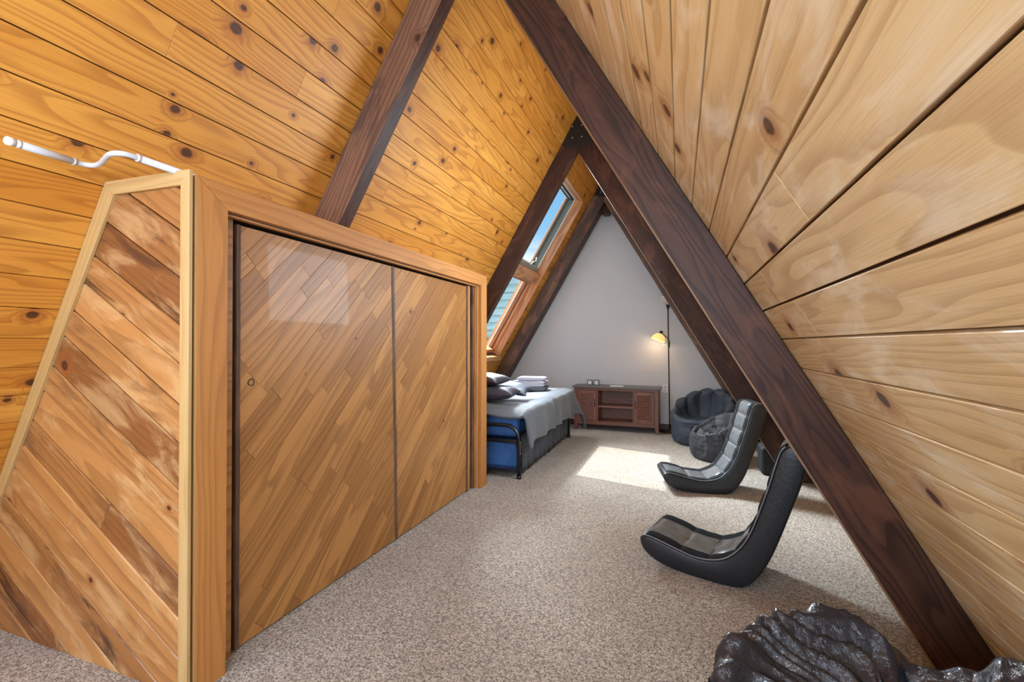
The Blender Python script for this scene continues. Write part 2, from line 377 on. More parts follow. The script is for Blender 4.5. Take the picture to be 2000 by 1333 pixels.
def boards(mb, poly, fr, ang, width, off=0.0, L=(1.2, 2.6), gap=0.001, jgap=0.0006, t=0.018, lift=0.0, seed=1, wvar=0.0):
    """fill a convex polygon with boards running at angle ang, joints at random lengths"""
    R = random.Random(seed); g = Vector((math.cos(ang), math.sin(ang))); h = Vector((-g.y, g.x))
    vs = [Vector(p).dot(h) for p in poly]; us = [Vector(p).dot(g) for p in poly]
    v = off + math.floor((min(vs) - off) / width) * width - width
    while v < max(vs):
        w_ = width * (1 + R.uniform(-wvar, wvar)); v1 = v + w_
        st = clip(clip([Vector(p) for p in poly], -h, -(v + gap)), h, v1 - gap) if True else None
        if len(st) > 2 and area(st) > 1e-5:
            u = min(us) - R.uniform(0, L[1])
            while u < max(us):
                u1 = u + R.uniform(*L)
                pc = clip(clip(st, -g, -(u + jgap)), g, u1 - jgap)
                if len(pc) > 2 and area(pc) > 2e-5:
                    O, ex, ey, en = fr
                    lf = R.uniform(0, lift)
                    mb.prism([tuple(q) for q in pc], (O - en * t, ex, ey, en), t + lf, tuple(g), r=R.random(), uvo=(R.random() * 40, R.random() * 40))
                u = u1
        v = v1

# ------------------------------------------------------------------ roof slopes, floor, walls
EY = Vector((0, 1, 0))
def slope(side):
    """frame on the plank surface: ex = Y, ey = down the slope, en = inward normal"""
    dn = Vector((side * CT, 0, -ST)); inn = Vector((-side * ST, 0, -CT))
    return (Vector((XA, 0, ZA)), EY, dn, inn)
SMAX = ZA / ST
Y0, Y1 = -2.1, 7.16
PW, POFF = 0.1353, 0.0784
FL, FR = slope(-1), slope(1)
OPY0, OPY1, OPS0, OPS1 = 4.96, 6.45, 0.505, 3.02          # skylight opening (Y range, slope range)
def rect(y0, y1, s0, s1): return [(y0, s0), (y1, s0), (y1, s1), (y0, s1)]
mb = MB()
BO = 0.0215
for i, rc in enumerate((rect(Y0, Y1, 0, OPS0 - BO), rect(Y0, OPY0 - BO, OPS0 - BO, OPS1), rect(OPY1 + BO, Y1, OPS0 - BO, OPS1), rect(Y0, Y1, OPS1, SMAX))):
    boards(mb, rc, FL, 0.0, PW, POFF, (1.3, 3.4), gap=0.0022, seed=20 + i, t=0.02)
wl = mb.build('wall_left', PINE_L, bevel=0.0045, seg=1); tag(wl, 'sloping left side of knotty amber pine boards', kind='structure')
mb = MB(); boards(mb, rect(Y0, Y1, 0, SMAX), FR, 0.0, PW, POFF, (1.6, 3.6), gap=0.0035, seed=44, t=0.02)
wr = mb.build('wall_right', PINE_R, bevel=0.0080, seg=1); tag(wr, 'sloping right side of pine boards with glare in their paler colour', kind='structure')
mb = MB()
def slab(mb, fr, rc, t0, t1):
    O, ex, ey, en = fr; mb.prism(rc, (O - en * t0, ex, ey, -en), t1 - t0)
for rc in (rect(Y0 - .1, Y1 + .1, -0.1, OPS0 - .023), rect(Y0 - .1, OPY0 - .023, OPS0 - .023, OPS1), rect(OPY1 + .023, Y1 + .1, OPS0 - .023, OPS1), rect(Y0 - .1, Y1 + .1, OPS1, SMAX + .1)):
    slab(mb, FL, rc, 0.021, 0.24)
slab(mb, FR, rect(Y0 - .1, Y1 + .1, -0.1, SMAX + .1), 0.021, 0.24)
tag(mb.build('ceiling', CAULK), 'roof deck behind the boards', kind='structure')

mb = MB(); mb.box((-3.5, Y0 - .2, -0.06), (1.5, Y1 + .3, 0)); fl = mb.build('floor', CARPET); tag(fl, 'beige and brown speckled carpet', kind='structure')

# far gable wall, painted grey, with one horizontal panel joint
YB = 7.142
HWB = ZA / math.tan(TH)
def gable(mb, y, t, z0, z1):
    f = (Vector((0, y, 0)), Vector((1, 0, 0)), Vector((0, 0, 1)), Vector((0, 1, 0)))
    xl = lambda z: HWB * (ZA - z) / ZA
    mb.prism([(XA - xl(z0), z0), (XA + xl(z0), z0), (XA + xl(z1), z1), (XA - xl(z1), z1)], f, t)
mb = MB(); gable(mb, YB, 0.02, 0, 0.829); gable(mb, YB, 0.02, 0.833, ZA - 0.01)
gable(mb, YB + 0.004, 0.12, 0, ZA - .005)
tag(mb.build('wall_back', WALLG), 'pale grey painted gable wall', kind='structure')
mb = MB(); mb.box((-3.0, YB - 0.016, 0), (0.95, YB, 0.085)); tag(mb.build('baseboard_back', BASEB, bevel=0.003), 'brown baseboard along the grey wall', kind='structure')

# gable wall behind the photographer with a window added for the fill lamp
mb = MB(); YF = Y0
wx0, wx1, wz0, wz1 = -2.05, 0.25, 0.65, 2.45
f = (Vector((0, YF - .1, 0)), Vector((1, 0, 0)), Vector((0, 0, 1)), Vector((0, 1, 0)))
xl = lambda z: HWB * (ZA - z) / ZA
mb.prism([(XA - xl(0), 0), (XA + xl(0), 0), (XA + xl(wz0), wz0), (XA - xl(wz0), wz0)], f, .1)
wzc = 2.20
mb.prism([(XA - xl(wz0), wz0), (-1.80, wz0), (-1.80, wzc), (XA - xl(wzc), wzc)], f, .1)
mb.prism([(-0.25, wz0), (XA + xl(wz0), wz0), (XA + xl(wzc), wzc), (-0.25, wzc)], f, .1)
mb.prism([(XA - xl(wzc), wzc), (XA + xl(wzc), wzc), (XA, ZA)], f, .1)
tag(mb.build('wall_front', WALLG), 'gable wall behind the viewpoint', kind='structure')
mb = MB()
for a, b in (((-1.80, wz0), (-0.25, wz0 + .05)), ((-1.80, wzc - .05), (-0.25, wzc)), ((-1.80, wz0), (-1.75, wzc)), ((-0.30, wz0), (-0.25, wzc)), ((-1.05, wz0), (-1.0, wzc))):
    mb.box((a[0], YF - .09, a[1]), (b[0], YF - .03, b[1]))
w2 = mb.build('window_2', TRIM, bevel=.003); tag(w2, 'added gable window behind the viewpoint for the fill lamp', kind='structure')
mb = MB(); mb.box((-1.76, YF - .065, wz0 + .04), (-0.29, YF - .061, wzc - .04)); mb.build('glass', GLASS, w2)

# unseen roof windows added for the fill lamps: one in each slope behind the viewpoint, one high in the middle right bay
for k, (FF, yc_) in enumerate(((FR, -0.95), (FL, -1.15), (FR, 3.50))):
    w3 = MB()
    for a in ((yc_ - .6, yc_ - .52, 1.5, 2.7), (yc_ + .52, yc_ + .6, 1.5, 2.7), (yc_ - .52, yc_ + .52, 1.5, 1.58), (yc_ - .52, yc_ + .52, 2.62, 2.7)):
        w3.box((a[0], a[2], 0.0), (a[1], a[3], .03), frame=FF)
    w3 = w3.build('window_%d' % (3 + k), TRIM, bevel=.003); tag(w3, 'added roof window out of sight, housing a fill lamp', kind='structure')
    gp = MB(); gp.box((yc_ - .52, 1.58, .004), (yc_ + .52, 2.62, .008), frame=FF); gp.build('glass', GLASS, w3)

# ------------------------------------------------------------------ A-frame timbers
EDGE_LIT = wood('lit_timber_edge', lin(186, 156, 122), lin(150, 116, 84), lin(104, 76, 54), knots=0.0, lines=10, rough=0.6, coat=0.0, vary=0.4, blotch=lin(96, 68, 52), blotch_amt=.5)  # window light on the right inner faces, put into a paler tone
def timber_frame(y, t, label, mats=(BEAM, BEAM), R_=.27, up_=.29):
    root = empty('timber_frame', (XA, y, 0), label=label, cat='a-frame timber', group='dark stained A-frame timbers')
    inv = Vector((XA, y, 0))
    for side, mm in ((-1, mats[0]), (1, mats[1])):
        O = Vector((XA, y, 0)); pz = [ (0, ZIN), (0, ZA - .004), (side * (ZA / math.tan(TH) - .004), 0), (side * (ZIN / math.tan(TH)), 0)]
        f = (O - inv, Vector((1, 0, 0)), Vector((0, 0, 1)), Vector((0, 1, 0)))
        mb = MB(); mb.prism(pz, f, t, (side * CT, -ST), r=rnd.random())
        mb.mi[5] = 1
        o = mb.build('rafter', [mm, EDGE_LIT if side > 0 else BEAM], root, bevel=0.004)
    if True:
        # disc round the apex clipped by the two outer edges
        arc = [(R_ * math.sin(a), ZIN + up_ - R_ * math.cos(a)) for a in [math.radians(d) for d in range(-70, 71, 5)]]
        poly = [Vector(p) for p in arc] + [Vector((0.35, ZA)), Vector((-0.35, ZA))]
        nn = Vector((ST, CT)); poly = clip(poly, nn, ZA * CT - .012); nn2 = Vector((-ST, CT)); poly = clip(poly, nn2, ZA * CT - .012)
        mb = MB(); mb.prism([tuple(p) for p in poly], (Vector((0, 0, 0)), Vector((1, 0, 0)), Vector((0, 0, 1)), Vector((0, -1, 0))), 0.006)
        pl = mb.build('gusset_plate', GUNMETAL, root, bevel=.001)
        mb_pts = [(-.05, ZIN + .135), (.05, ZIN + .135), (-.05, ZIN + .255), (.05, ZIN + .255)]
        for (bx, bz) in mb_pts:
            b_ = MB(); b_.lathe([(0.0, .016), (.009, .015), (.012, .009), (.012, .004)], (bx, -.004, bz), (0, -1, 0), 8); b_.build('bolt', BOLT, pl)
    return root
timber_frame(2.140, RT, 'nearest dark stained A-frame timber, its right leg crossing in front of the near rocker chair', mats=(BEAM_W, BEAM))
timber_frame(4.835, RT, 'middle dark stained A-frame timber with round black bolted plate at the peak')
t3 = timber_frame(6.70, 0.235, 'farthest weathered brown A-frame timber against the grey gable wall', mats=(BEAM_O, BEAM_O), R_=.22, up_=.28)
mb = MB(); mb.box((-.11, .16, ZIN - .115), (.11, .30, ZIN - .02)); mb.box((-.05, .15, ZIN - .14), (.05, .30, ZIN - .10))
mb.build('ridge_block', BEAM, t3, bevel=.004)

# ------------------------------------------------------------------ skylight pair in the left slope
O_, ex_, ey_, en_ = FL
def SB(mb, y0, y1, s0, s1, o0, o1, mi=0):
    """box on the left slope: Y range, slope range, distance outward from the plank surface"""
    mb.box((y0, s0, -o1), (y1, s1, -o0), mi, frame=FL); return mb
win = tag(empty('window_1'), 'roof window pair in the left slope with pale wood reveal'); win['kind'] = 'structure'
for nm, a in (('jamb', (OPY1, OPY1 + .022, OPS0, OPS1, -0.004, 0.27)), ('jamb', (OPY0 - .022, OPY0, OPS0, OPS1, -0.004, 0.27)),
              ('head', (OPY0, OPY1, OPS0 - .022, OPS0, -0.004, 0.27)), ('mullion', (OPY0, OPY1, 1.67, 1.83, 0.03, 0.27))):
    mb = MB(); SB(mb, *a); mb.build(nm, JAMB, win, bevel=.003)
# upper opening sash
mb = MB()
for a in ((OPY1 - .02, OPY1, OPS0, 1.67), (OPY0, OPY0 + .02, OPS0, 1.67), (OPY0, OPY1, OPS0, OPS0 + .02), (OPY0, OPY1, 1.65, 1.67)): SB(mb, *a, 0.115, 0.13)
mb.build('white_bead', WHITE2, win, bevel=.001)
mb = MB()
for a in ((OPY1 - .035, OPY1, OPS0, 1.67), (OPY0, OPY0 + .035, OPS0, 1.67), (OPY0, OPY1, 1.60, 1.67)): SB(mb, *a, 0.13, 0.225, 0)
SB(mb, OPY0, OPY1, OPS0, OPS0 + .05, 0.13, 0.225, 1)
mb.build('sash', [SASHG, SASHD], win, bevel=.002)
mb = MB()
for a in ((OPY1 - .05, OPY1 - .03, OPS0 + .03, 1.62), (OPY0 + .03, OPY0 + .05, OPS0 + .03, 1.62), (OPY0, OPY1, OPS0 + .04, OPS0 + .06), (OPY0, OPY1, 1.59, 1.62)): SB(mb, *a, 0.195, 0.225)
mb.build('gasket', SASHD, win)
mb = MB(); SB(mb, OPY0 + .03, OPY1 - .03, OPS0 + .04, 1.62, 0.215, 0.219); mb.build('glass', GLASS, win)
mb = MB(); SB(mb, OPY0 + .03, OPY1 - .03, 1.60, 1.665, 0.10, 0.135); mb.build('sill_rail', SASH, win, bevel=.003)
mb = MB(); c0 = O_ + EY * 6.12 + ey_ * 1.60 - en_ * 0.125
mb.tube([c0, c0 - ey_ * .05 + en_ * .02, c0 - ey_ * .07 + EY * .07 + en_ * .02, c0 - ey_ * .12 + EY * .07], .006, 8); mb.build('latch', WHITE2, win)
# lower fixed pane with stepped stops
mb = MB(); SB(mb, OPY1 - .03, OPY1, 1.83, OPS1, .10, .14); SB(mb, OPY1 - .055, OPY1, 1.83, OPS1, .15, .19); SB(mb, OPY0, OPY0 + .04, 1.83, OPS1, .1, .19)
SB(mb, OPY0, OPY1, 1.83, 1.86, .1, .19); SB(mb, OPY0, OPY1, 2.96, OPS1, .1, .19); mb.build('stop', JAMB, win, bevel=.002)
mb = MB(); SB(mb, OPY1 - .068, OPY1, 1.83, OPS1, .19, .2); mb.build('glazing_bead', WHITE2, win)
mb = MB(); SB(mb, OPY0 + .03, OPY1 - .03, 1.84, OPS1 - .02, .20, .204); mb.build('glass', GLASS, win)
# sill shelf
zs = ZA - OPS1 * ST
xs = XA - OPS1 * CT
mb = MB(); mb.box((xs - .30, OPY0, zs - .03), (xs + .03, OPY1 + .022, zs)); mb.build('sill', TRIM, win, bevel=.003)
mb = MB(); mb.box((xs + .005, OPY0, zs - .06), (xs + .028, OPY1 + .022, zs - .031)); mb.build('sill_apron', JAMB, win, bevel=.002)

# neighbouring teal siding seen through the lower pane
nb = empty('neighbouring_house', (-5, 10.9, 0), label='teal lap siding of the building outside, seen through the lower roof window', cat='building')
mb = MB()
for k in range(-9, 8):
    z = 1.42 + k * .19
    mb.prism([(0, z), (-.035, z), (-.012, z + .19), (0, z + .19)], (Vector((-4.0, 0.1, 0)), EY, Vector((0, 0, 1)), Vector((1, 0, 0))), 5.5)
mb.build('siding', SIDING, nb)
mb = MB(); mb.box((-4.1, -.08, 0.2), (1.6, .04, 1.42)); mb.build('lower_wall', plain('brown_masonry', lin(150, 118, 102), .9, .5, 8), nb)

# ------------------------------------------------------------------ closet
XC = -1.615
clo = empty('closet', (XC, 1.15, 0), label='built-in wooden closet with chevron sliding doors under the left slope', cat='closet')
co_ = Vector((XC, 1.15, 0))
def cb(mb, name, mat, parent=clo, **kw):
    mb.v = [Vector(v) - co_ for v in mb.v]
    return mb.build(name, mat, parent, **kw)
fx = lambda x: (Vector((x, 0, 0)), EY, Vector((0, 0, 1)), Vector((-1, 0, 0)))
ya, yb, yc, yd, zt, zb = 1.172, 1.294, 3.70, 3.815, 1.853, 1.757
mb = MB(); mb.prism([(ya, 0), (yb, 0), (yb, zb), (ya, zt)], fx(XC), .03, (0, 1)); cb(mb, 'face_board', CEDAR, bevel=.003)
mb = MB(); mb.prism([(ya, zt), (yb, zb), (yc, zb), (yd, zt)], fx(XC), .03, (1, 0)); cb(mb, 'header_board', CEDAR, bevel=.003)
mb = MB(); mb.prism([(yc, 0), (yd, 0), (yd, zt), (yc, zb)], fx(XC), .03, (0, 1)); cb(mb, 'face_board', CEDAR, bevel=.003)
mb = MB(); mb.box((XC - .03, ya - .004, 0), (XC - .001, ya, zt - .002)); cb(mb, 'edge_strip', TRIM, bevel=.001)
# carcass: header soffit, far jamb, near side strip, top, far end
mb = MB(); mb.box((XC - .14, yb - .09, zb - .004), (XC - .031, yd - .03, zb + .014)); cb(mb, 'header_soffit', DKEDGE, bevel=.002)
mb = MB(); mb.box((XC - .055, yb, zb - .011), (XC - .031, yc, zb - .005)); cb(mb, 'door_track', CEDAR)
mb = MB(); mb.box((XC - .066, yc - .012, 0), (XC - .031, yc + .02, zb)); cb(mb, 'jamb_strip', CEDAR, bevel=.003)
mb = MB(); mb.box((XC - .12, yc - .035, 0), (XC - .067, yc + .02, zb)); cb(mb, 'jamb_strip', DKEDGE, bevel=.003)
mb = MB(); mb.box((XC - .13, 3.585, 0), (XC - .075, 3.625, zb - .01)); cb(mb, 'jamb_strip', CEDAR, bevel=.004)
mb = MB(); mb.box((XC - .125, 3.562, 0), (XC - .070, 3.580, zb - .01)); cb(mb, 'jamb_strip', DKEDGE, bevel=.003)
mb = MB(); mb.box((XC - .10, yb + .0, 0), (XC - .072, 1.372, zb - .005), grain=1); cb(mb, 'side_strip', OAK)
def xroof(z): return XA - (ZA - z) / math.tan(TH)
mb = MB(); mb.box((xroof(1.845) + .02, 1.165, 1.832), (XC - .031, 2.13, 1.845)); mb.box((xroof(1.845) + .02, 2.245, 1.832), (XC - .031, yd, 1.845)); mb.box((-1.84, 2.13, 1.832), (XC - .031, 2.245, 1.845))
cb(mb, 'top_panel', CEDAR)
fy = lambda y: (Vector((0, y, 0)), Vector((1, 0, 0)), Vector((0, 0, 1)), Vector((0, -1, 0)))
mb = MB(); mb.prism([(xroof(0) + .02, 0), (XC - .031, 0), (XC - .031, 1.83), (xroof(1.83) + .02, 1.83)], fy(yd), .02, (0, 1)); cb(mb, 'far_end_panel', CEDAR)
mb = MB(); mb.box((XC - .30, 1.2, 0.0), (XC - .28, yd - .03, 1.82)); cb(mb, 'recess_shade_sheet', DARK)  # dark sheet behind the doors, recess shade put into its colour
# near end panel: diagonal boards in a pale frame
ye = 1.155
pe = [(xroof(0) + .03, 0), (-1.650, 0), (-1.650, 1.83), (xroof(1.83) + .03, 1.83)]
mb = MB(); boards(mb, pe, fy(ye), math.radians(-30), 0.1335, 0.03, (9, 12), gap=.0022, t=.016, lift=.002, seed=5, wvar=.14)
cb(mb, 'end_panel', PANEL, bevel=.004, seg=1)
tz = 1.862
nx = Vector((-ST, CT)); 
mb = MB(); mb.prism([(-1.656, 0), (-1.611, 0), (-1.611, tz), (-1.656, tz - .052)], fy(ye - .0005), .014, (0, 1)); cb(mb, 'end_trim', TRIM, bevel=.002)
mb = MB(); mb.prism([(-1.656, tz - .052), (-1.611, tz), (xroof(tz) + .006, tz + .008), (xroof(tz) + .055, tz - .046)], fy(ye - .0005), .014, (1, 0)); cb(mb, 'end_trim', TRIM, bevel=.002)
mb = MB(); mb.prism([(xroof(tz) + .006, tz + .008), (xroof(tz) + .055, tz - .046), (xroof(0) + .055, 0), (xroof(0) + .006, 0)], fy(ye - .0005), .014, (CT, ST)); cb(mb, 'end_trim', TRIM, bevel=.002)
mb = MB(); mb.box((-1.656, ye - .0005, 0), (-1.6455, ya, tz - .012)); cb(mb, 'corner_filler', CEDAR)
# sliding doors with 45 degree boards
XD = -1.695
dr_ = None
for (pt, pb, sd) in (((1.412, 2.470), (1.412, 2.520), 3), ((2.500, 3.552), (2.548, 3.556), 8)):
    y0 = pb[0]
    d = MB(); dz = 1.735
    fr = (Vector((XD, 0, 0)), EY, Vector((0, 0, 1)), Vector((1, 0, 0)))
    boards(d, [(pb[0], .012), (pb[1], .012), (pt[1], dz), (pt[0], dz)], fr, math.radians(44.5), 0.0725, .012, (.30, 1.15), gap=.0004, jgap=.0004, t=.010, lift=.0022, seed=sd, wvar=.12)
    dd = cb(d, 'sliding_door', OAK, bevel=.0006, seg=1)
    e = MB(); e.prism([(pb[0] - .022, .008), (pb[0] - .001, .008), (pt[0] - .001, dz + .002), (pt[0] - .022, dz + .002)], (Vector((XD - .022, 0, 0)), EY, Vector((0, 0, 1)), Vector((1, 0, 0))), .028, (0, 1))
    cb(e, 'edge_stile', DKEDGE, dd, bevel=.003)
    e = MB(); e.prism([(pb[1] + .001, .008), (pb[1] + .009, .008), (pt[1] + .009, dz + .002), (pt[1] + .001, dz + .002)], (Vector((XD - .022, 0, 0)), EY, Vector((0, 0, 1)), Vector((1, 0, 0))), .026, (0, 1))
    cb(e, 'edge_stile', DKEDGE, dd, bevel=.002)
    if sd == 3:
        e = MB(); e.lathe([(.0, -.003), (.011, -.003), (.0125, .002), (.014, .0035), (.0155, .0025), (.016, 0)], (XD + .0005, 1.465, 1.088), (1, 0, 0), 20); cb(e, 'finger_pull', plain('aged_brass_pull', lin(70, 50, 32), .4, metal=.6), dd)

# white rod lying on the closet top
rod = empty('curtain_rod', (-1.70, 1.2, 1.862), label='white metal curtain rod with an offset bend lying on the closet top', cat='rod')
ro = Vector((-1.70, 1.2, 1.862))
def rp(mb, name, mat=WHITE):
    mb.v = [Vector(v) - ro for v in mb.v]; return mb.build(name, mat, rod)
zr = 1.8655
mb = MB(); mb.tube([(-1.918, .815, zr), (-1.925, .976, zr)], .0118, 18); rp(mb, 'sleeve')
mb = MB(); pts = [(-1.925, .97, zr), (-1.925, .99, zr), (-1.918, 1.005, zr), (-1.90, 1.016, zr), (-1.86, 1.012, zr), (-1.80, .992, zr), (-1.745, .974, zr), (-1.712, .975, zr), (-1.693, .988, zr), (-1.688, 1.01, zr), (-1.688, 1.03, zr)]
sm = []
for i in range(len(pts) - 1):
    a, b, c, d = [Vector(pts[max(0, min(len(pts) - 1, i + k))]) for k in (-1, 0, 1, 2)]
    for k in range(4):
        t = k / 4; sm.append(.5 * ((2 * b) + (-a + c) * t + (2 * a - 5 * b + 4 * c - d) * t * t + (-a + 3 * b - 3 * c + d) * t ** 3))
sm.append(Vector(pts[-1]))
mb.tube(sm, .0088, 16); rp(mb, 'bent_section')
mb = MB(); mb.tube([(-1.688, 1.022, zr), (-1.690, 2.25, zr)], .0112, 18); rp(mb, 'sleeve')
mb = MB(); mb.tube([(-1.9172, .800, zr), (-1.9175, .818, zr)], .0128, 18); mb.tube([(-1.9168, .797, zr), (-1.917, .801, zr)], .0105, 18); rp(mb, 'end_cap', WHITE2)
for a, b in (((-1.9187, .826, zr), (-1.919, .832, zr)), ((-1.9245, .966, zr), (-1.925, .974, zr)), ((-1.688, 1.02, zr), (-1.688, 1.028, zr))):
    mb = MB(); mb.tube([a, b], .0128, 18); rp(mb, 'collar', plain('rod_collar', lin(200, 200, 198), .3))

# ------------------------------------------------------------------ rocker chairs
LOW = [(-.505, .140), (-.500, .108), (-.47, .065), (-.40, .028), (-.30, .008), (-.18, .0), (-.05, .0), (.03, .012), (.09, .07), (.145, .165), (.19, .28), (.24, .43), (.285, .57), (.312, .68), (.312, .735), (.285, .762)]
UPP = [(.24, .762), (.205, .733), (.18, .66), (.152, .555), (.118, .446), (.07, .305), (.02, .212), (-.045, .145), (-.12, .114), (-.205, .108), (-.29, .124), (-.375, .145), (-.45, .160), (-.488, .160)]
def resample(pts, n):
    P = [Vector(p) for p in pts]; sm = []
    for i in range(len(P) - 1):
        a, b, c, d = [P[max(0, min(len(P) - 1, i + k))] for k in (-1, 0, 1, 2)]
        for k in range(8):
            t = k / 8; sm.append(.5 * ((2 * b) + (-a + c) * t + (2 * a - 5 * b + 4 * c - d) * t * t + (-a + 3 * b - 3 * c + d) * t ** 3))
    sm.append(P[-1]); L = [0]
    for i in range(1, len(sm)): L.append(L[-1] + (sm[i] - sm[i - 1]).length)
    out = []; j = 0
    for k in range(n + 1):
        s_ = L[-1] * k / n
        while j < len(L) - 2 and L[j + 1] < s_: j += 1
        f_ = (s_ - L[j]) / max(1e-9, L[j + 1] - L[j]); out.append(sm[j].lerp(sm[j + 1], f_))
    return out, L[-1]
def rocker(A, psi, W, label):
    """local x along the side profile (back is +x), local y = width away from the near side"""
    root = empty('rocker_chair', A, psi, label=label, cat='gaming chair', group='black and grey floor rocker chairs')
    lo, _ = resample(LOW, 48); upc, Lu = resample(UPP, 120)
    # body shell: outline swept over the width with slightly rounded sides
    outline = [Vector((p.x, p.y)) for p in lo] + [Vector((p.x, p.y)) for p in resample(UPP, 48)[0]]
    cen = Vector((-.1, .12))
    rows = []
    for y, ins in ((0.0, .012), (.004, .004), (.014, 0.0), (W - .014, 0), (W - .004, .004), (W, .012)):
        row = []
        for i, p in enumerate(outline):
            a = outline[i - 1]; b = outline[(i + 1) % len(outline)]; t = (b - a)
            n = Vector((t.y, -t.x)).normalized() if t.length > 1e-6 else Vector((0, 0))
            q = p + n * (-ins) * (1 if True else -1)
            row.append((q.x, y, q.y))
        rows.append(row)
    mb = MB(); mb.grid(rows, closed_v=True)
    # side faces
    n = len(outline); nl = len(lo)
    up2 = outline[nl:][::-1]; lw = outline[:nl]
    for base in (0, 5):
        # quad strip between lower and upper outline
        for i in range(nl - 1):
            a, b = base * n + i, base * n + i + 1
            c, d = base * n + (n - 1 - (i + 1)), base * n + (n - 1 - i)
            mb.face([a, b, c, d], None, .5, 0, True)
    bd = mb.build('body_shell', BLKVINYL, root)
    # upholstery with puffed segments
    segs = [0, .115, .23, .345, .455, .565, .69, .82, 1.0]
    t0, t1 = 0.015, .985
    def surf(t, u):
        k = t * (len(upc) - 1); i = min(int(k), len(upc) - 2); f_ = k - i
        p = upc[i].lerp(upc[i + 1], f_); tg = (upc[i + 1] - upc[i]).normalized(); nn = Vector((-tg.y, tg.x)) * -1
        # segment puff
        for q in range(len(segs) - 1):
            if segs[q] <= t <= segs[q + 1]: ph = (t - segs[q]) / (segs[q + 1] - segs[q]); break
        puff = .016 * (1 - abs(2 * ph - 1) ** 4)
        uu = u / W
        side = min(uu, 1 - uu)
        e = min(1, side / .05) ** .5
        if .2 < uu < .8: pu = 1 - abs((uu - .5) / .3) ** 5
        else:
            s2 = (uu / .2) if uu <= .2 else (1 - uu) / .2
            pu = .8 * (1 - abs(2 * s2 - 1) ** 4) + .2 * e
        wr = 0.003 * noise.noise(Vector((t * 26 + A[0] * 9, uu * 9, A[1])))
        hgt = -.002 + puff * (.45 + .55 * pu) + wr * (1 if .2 < uu < .8 else .3)
        if side < .001: hgt = -.004
        q_ = p + nn * hgt
        return (q_.x, u, q_.y)
    def strip(name, ua, ub, nu, mat):
        rows = [[surf(t0 + (t1 - t0) * i / 150, W * (ua + (ub - ua) * j / nu)) for j in range(nu + 1)] for i in range(151)]
        mb = MB(); mb.grid(rows); return mb.build(name, mat, root)
    strip('seat_edge', 0.0, .2, 10, BLKMESH); strip('seat_edge', .8, 1.0, 10, BLKMESH)
    strip('center_cushion', .2, .8, 24, GREYVINYL)
    for u in (.004, W - .004):
        mb = MB(); mb.tube([(p.x + .0, u, p.y + .002) for p in upc[2:-1]], .0035, 8); mb.build('piping', PIPING, root)
    return root
rocker((.267, 2.621, 0), math.radians(-16), .39, 'black rocker chair nearest the viewpoint, its back behind the near timber')
rocker((.367, 4.225, 0), math.radians(11), .375, 'farther rocker chair with grey quilted cushion, in front of the bean bags')
# dark ottoman behind the farther rocker
mb = MB(); mb.box((.73, 4.98, 0), (.95, 5.24, .27))
o = mb.build('ottoman', plain('black_ottoman_fabric', lin(26, 26, 30), .7), bevel=.035, seg=4); tag(o, 'black fabric ottoman mostly hidden behind the farther rocker chair', 'ottoman')

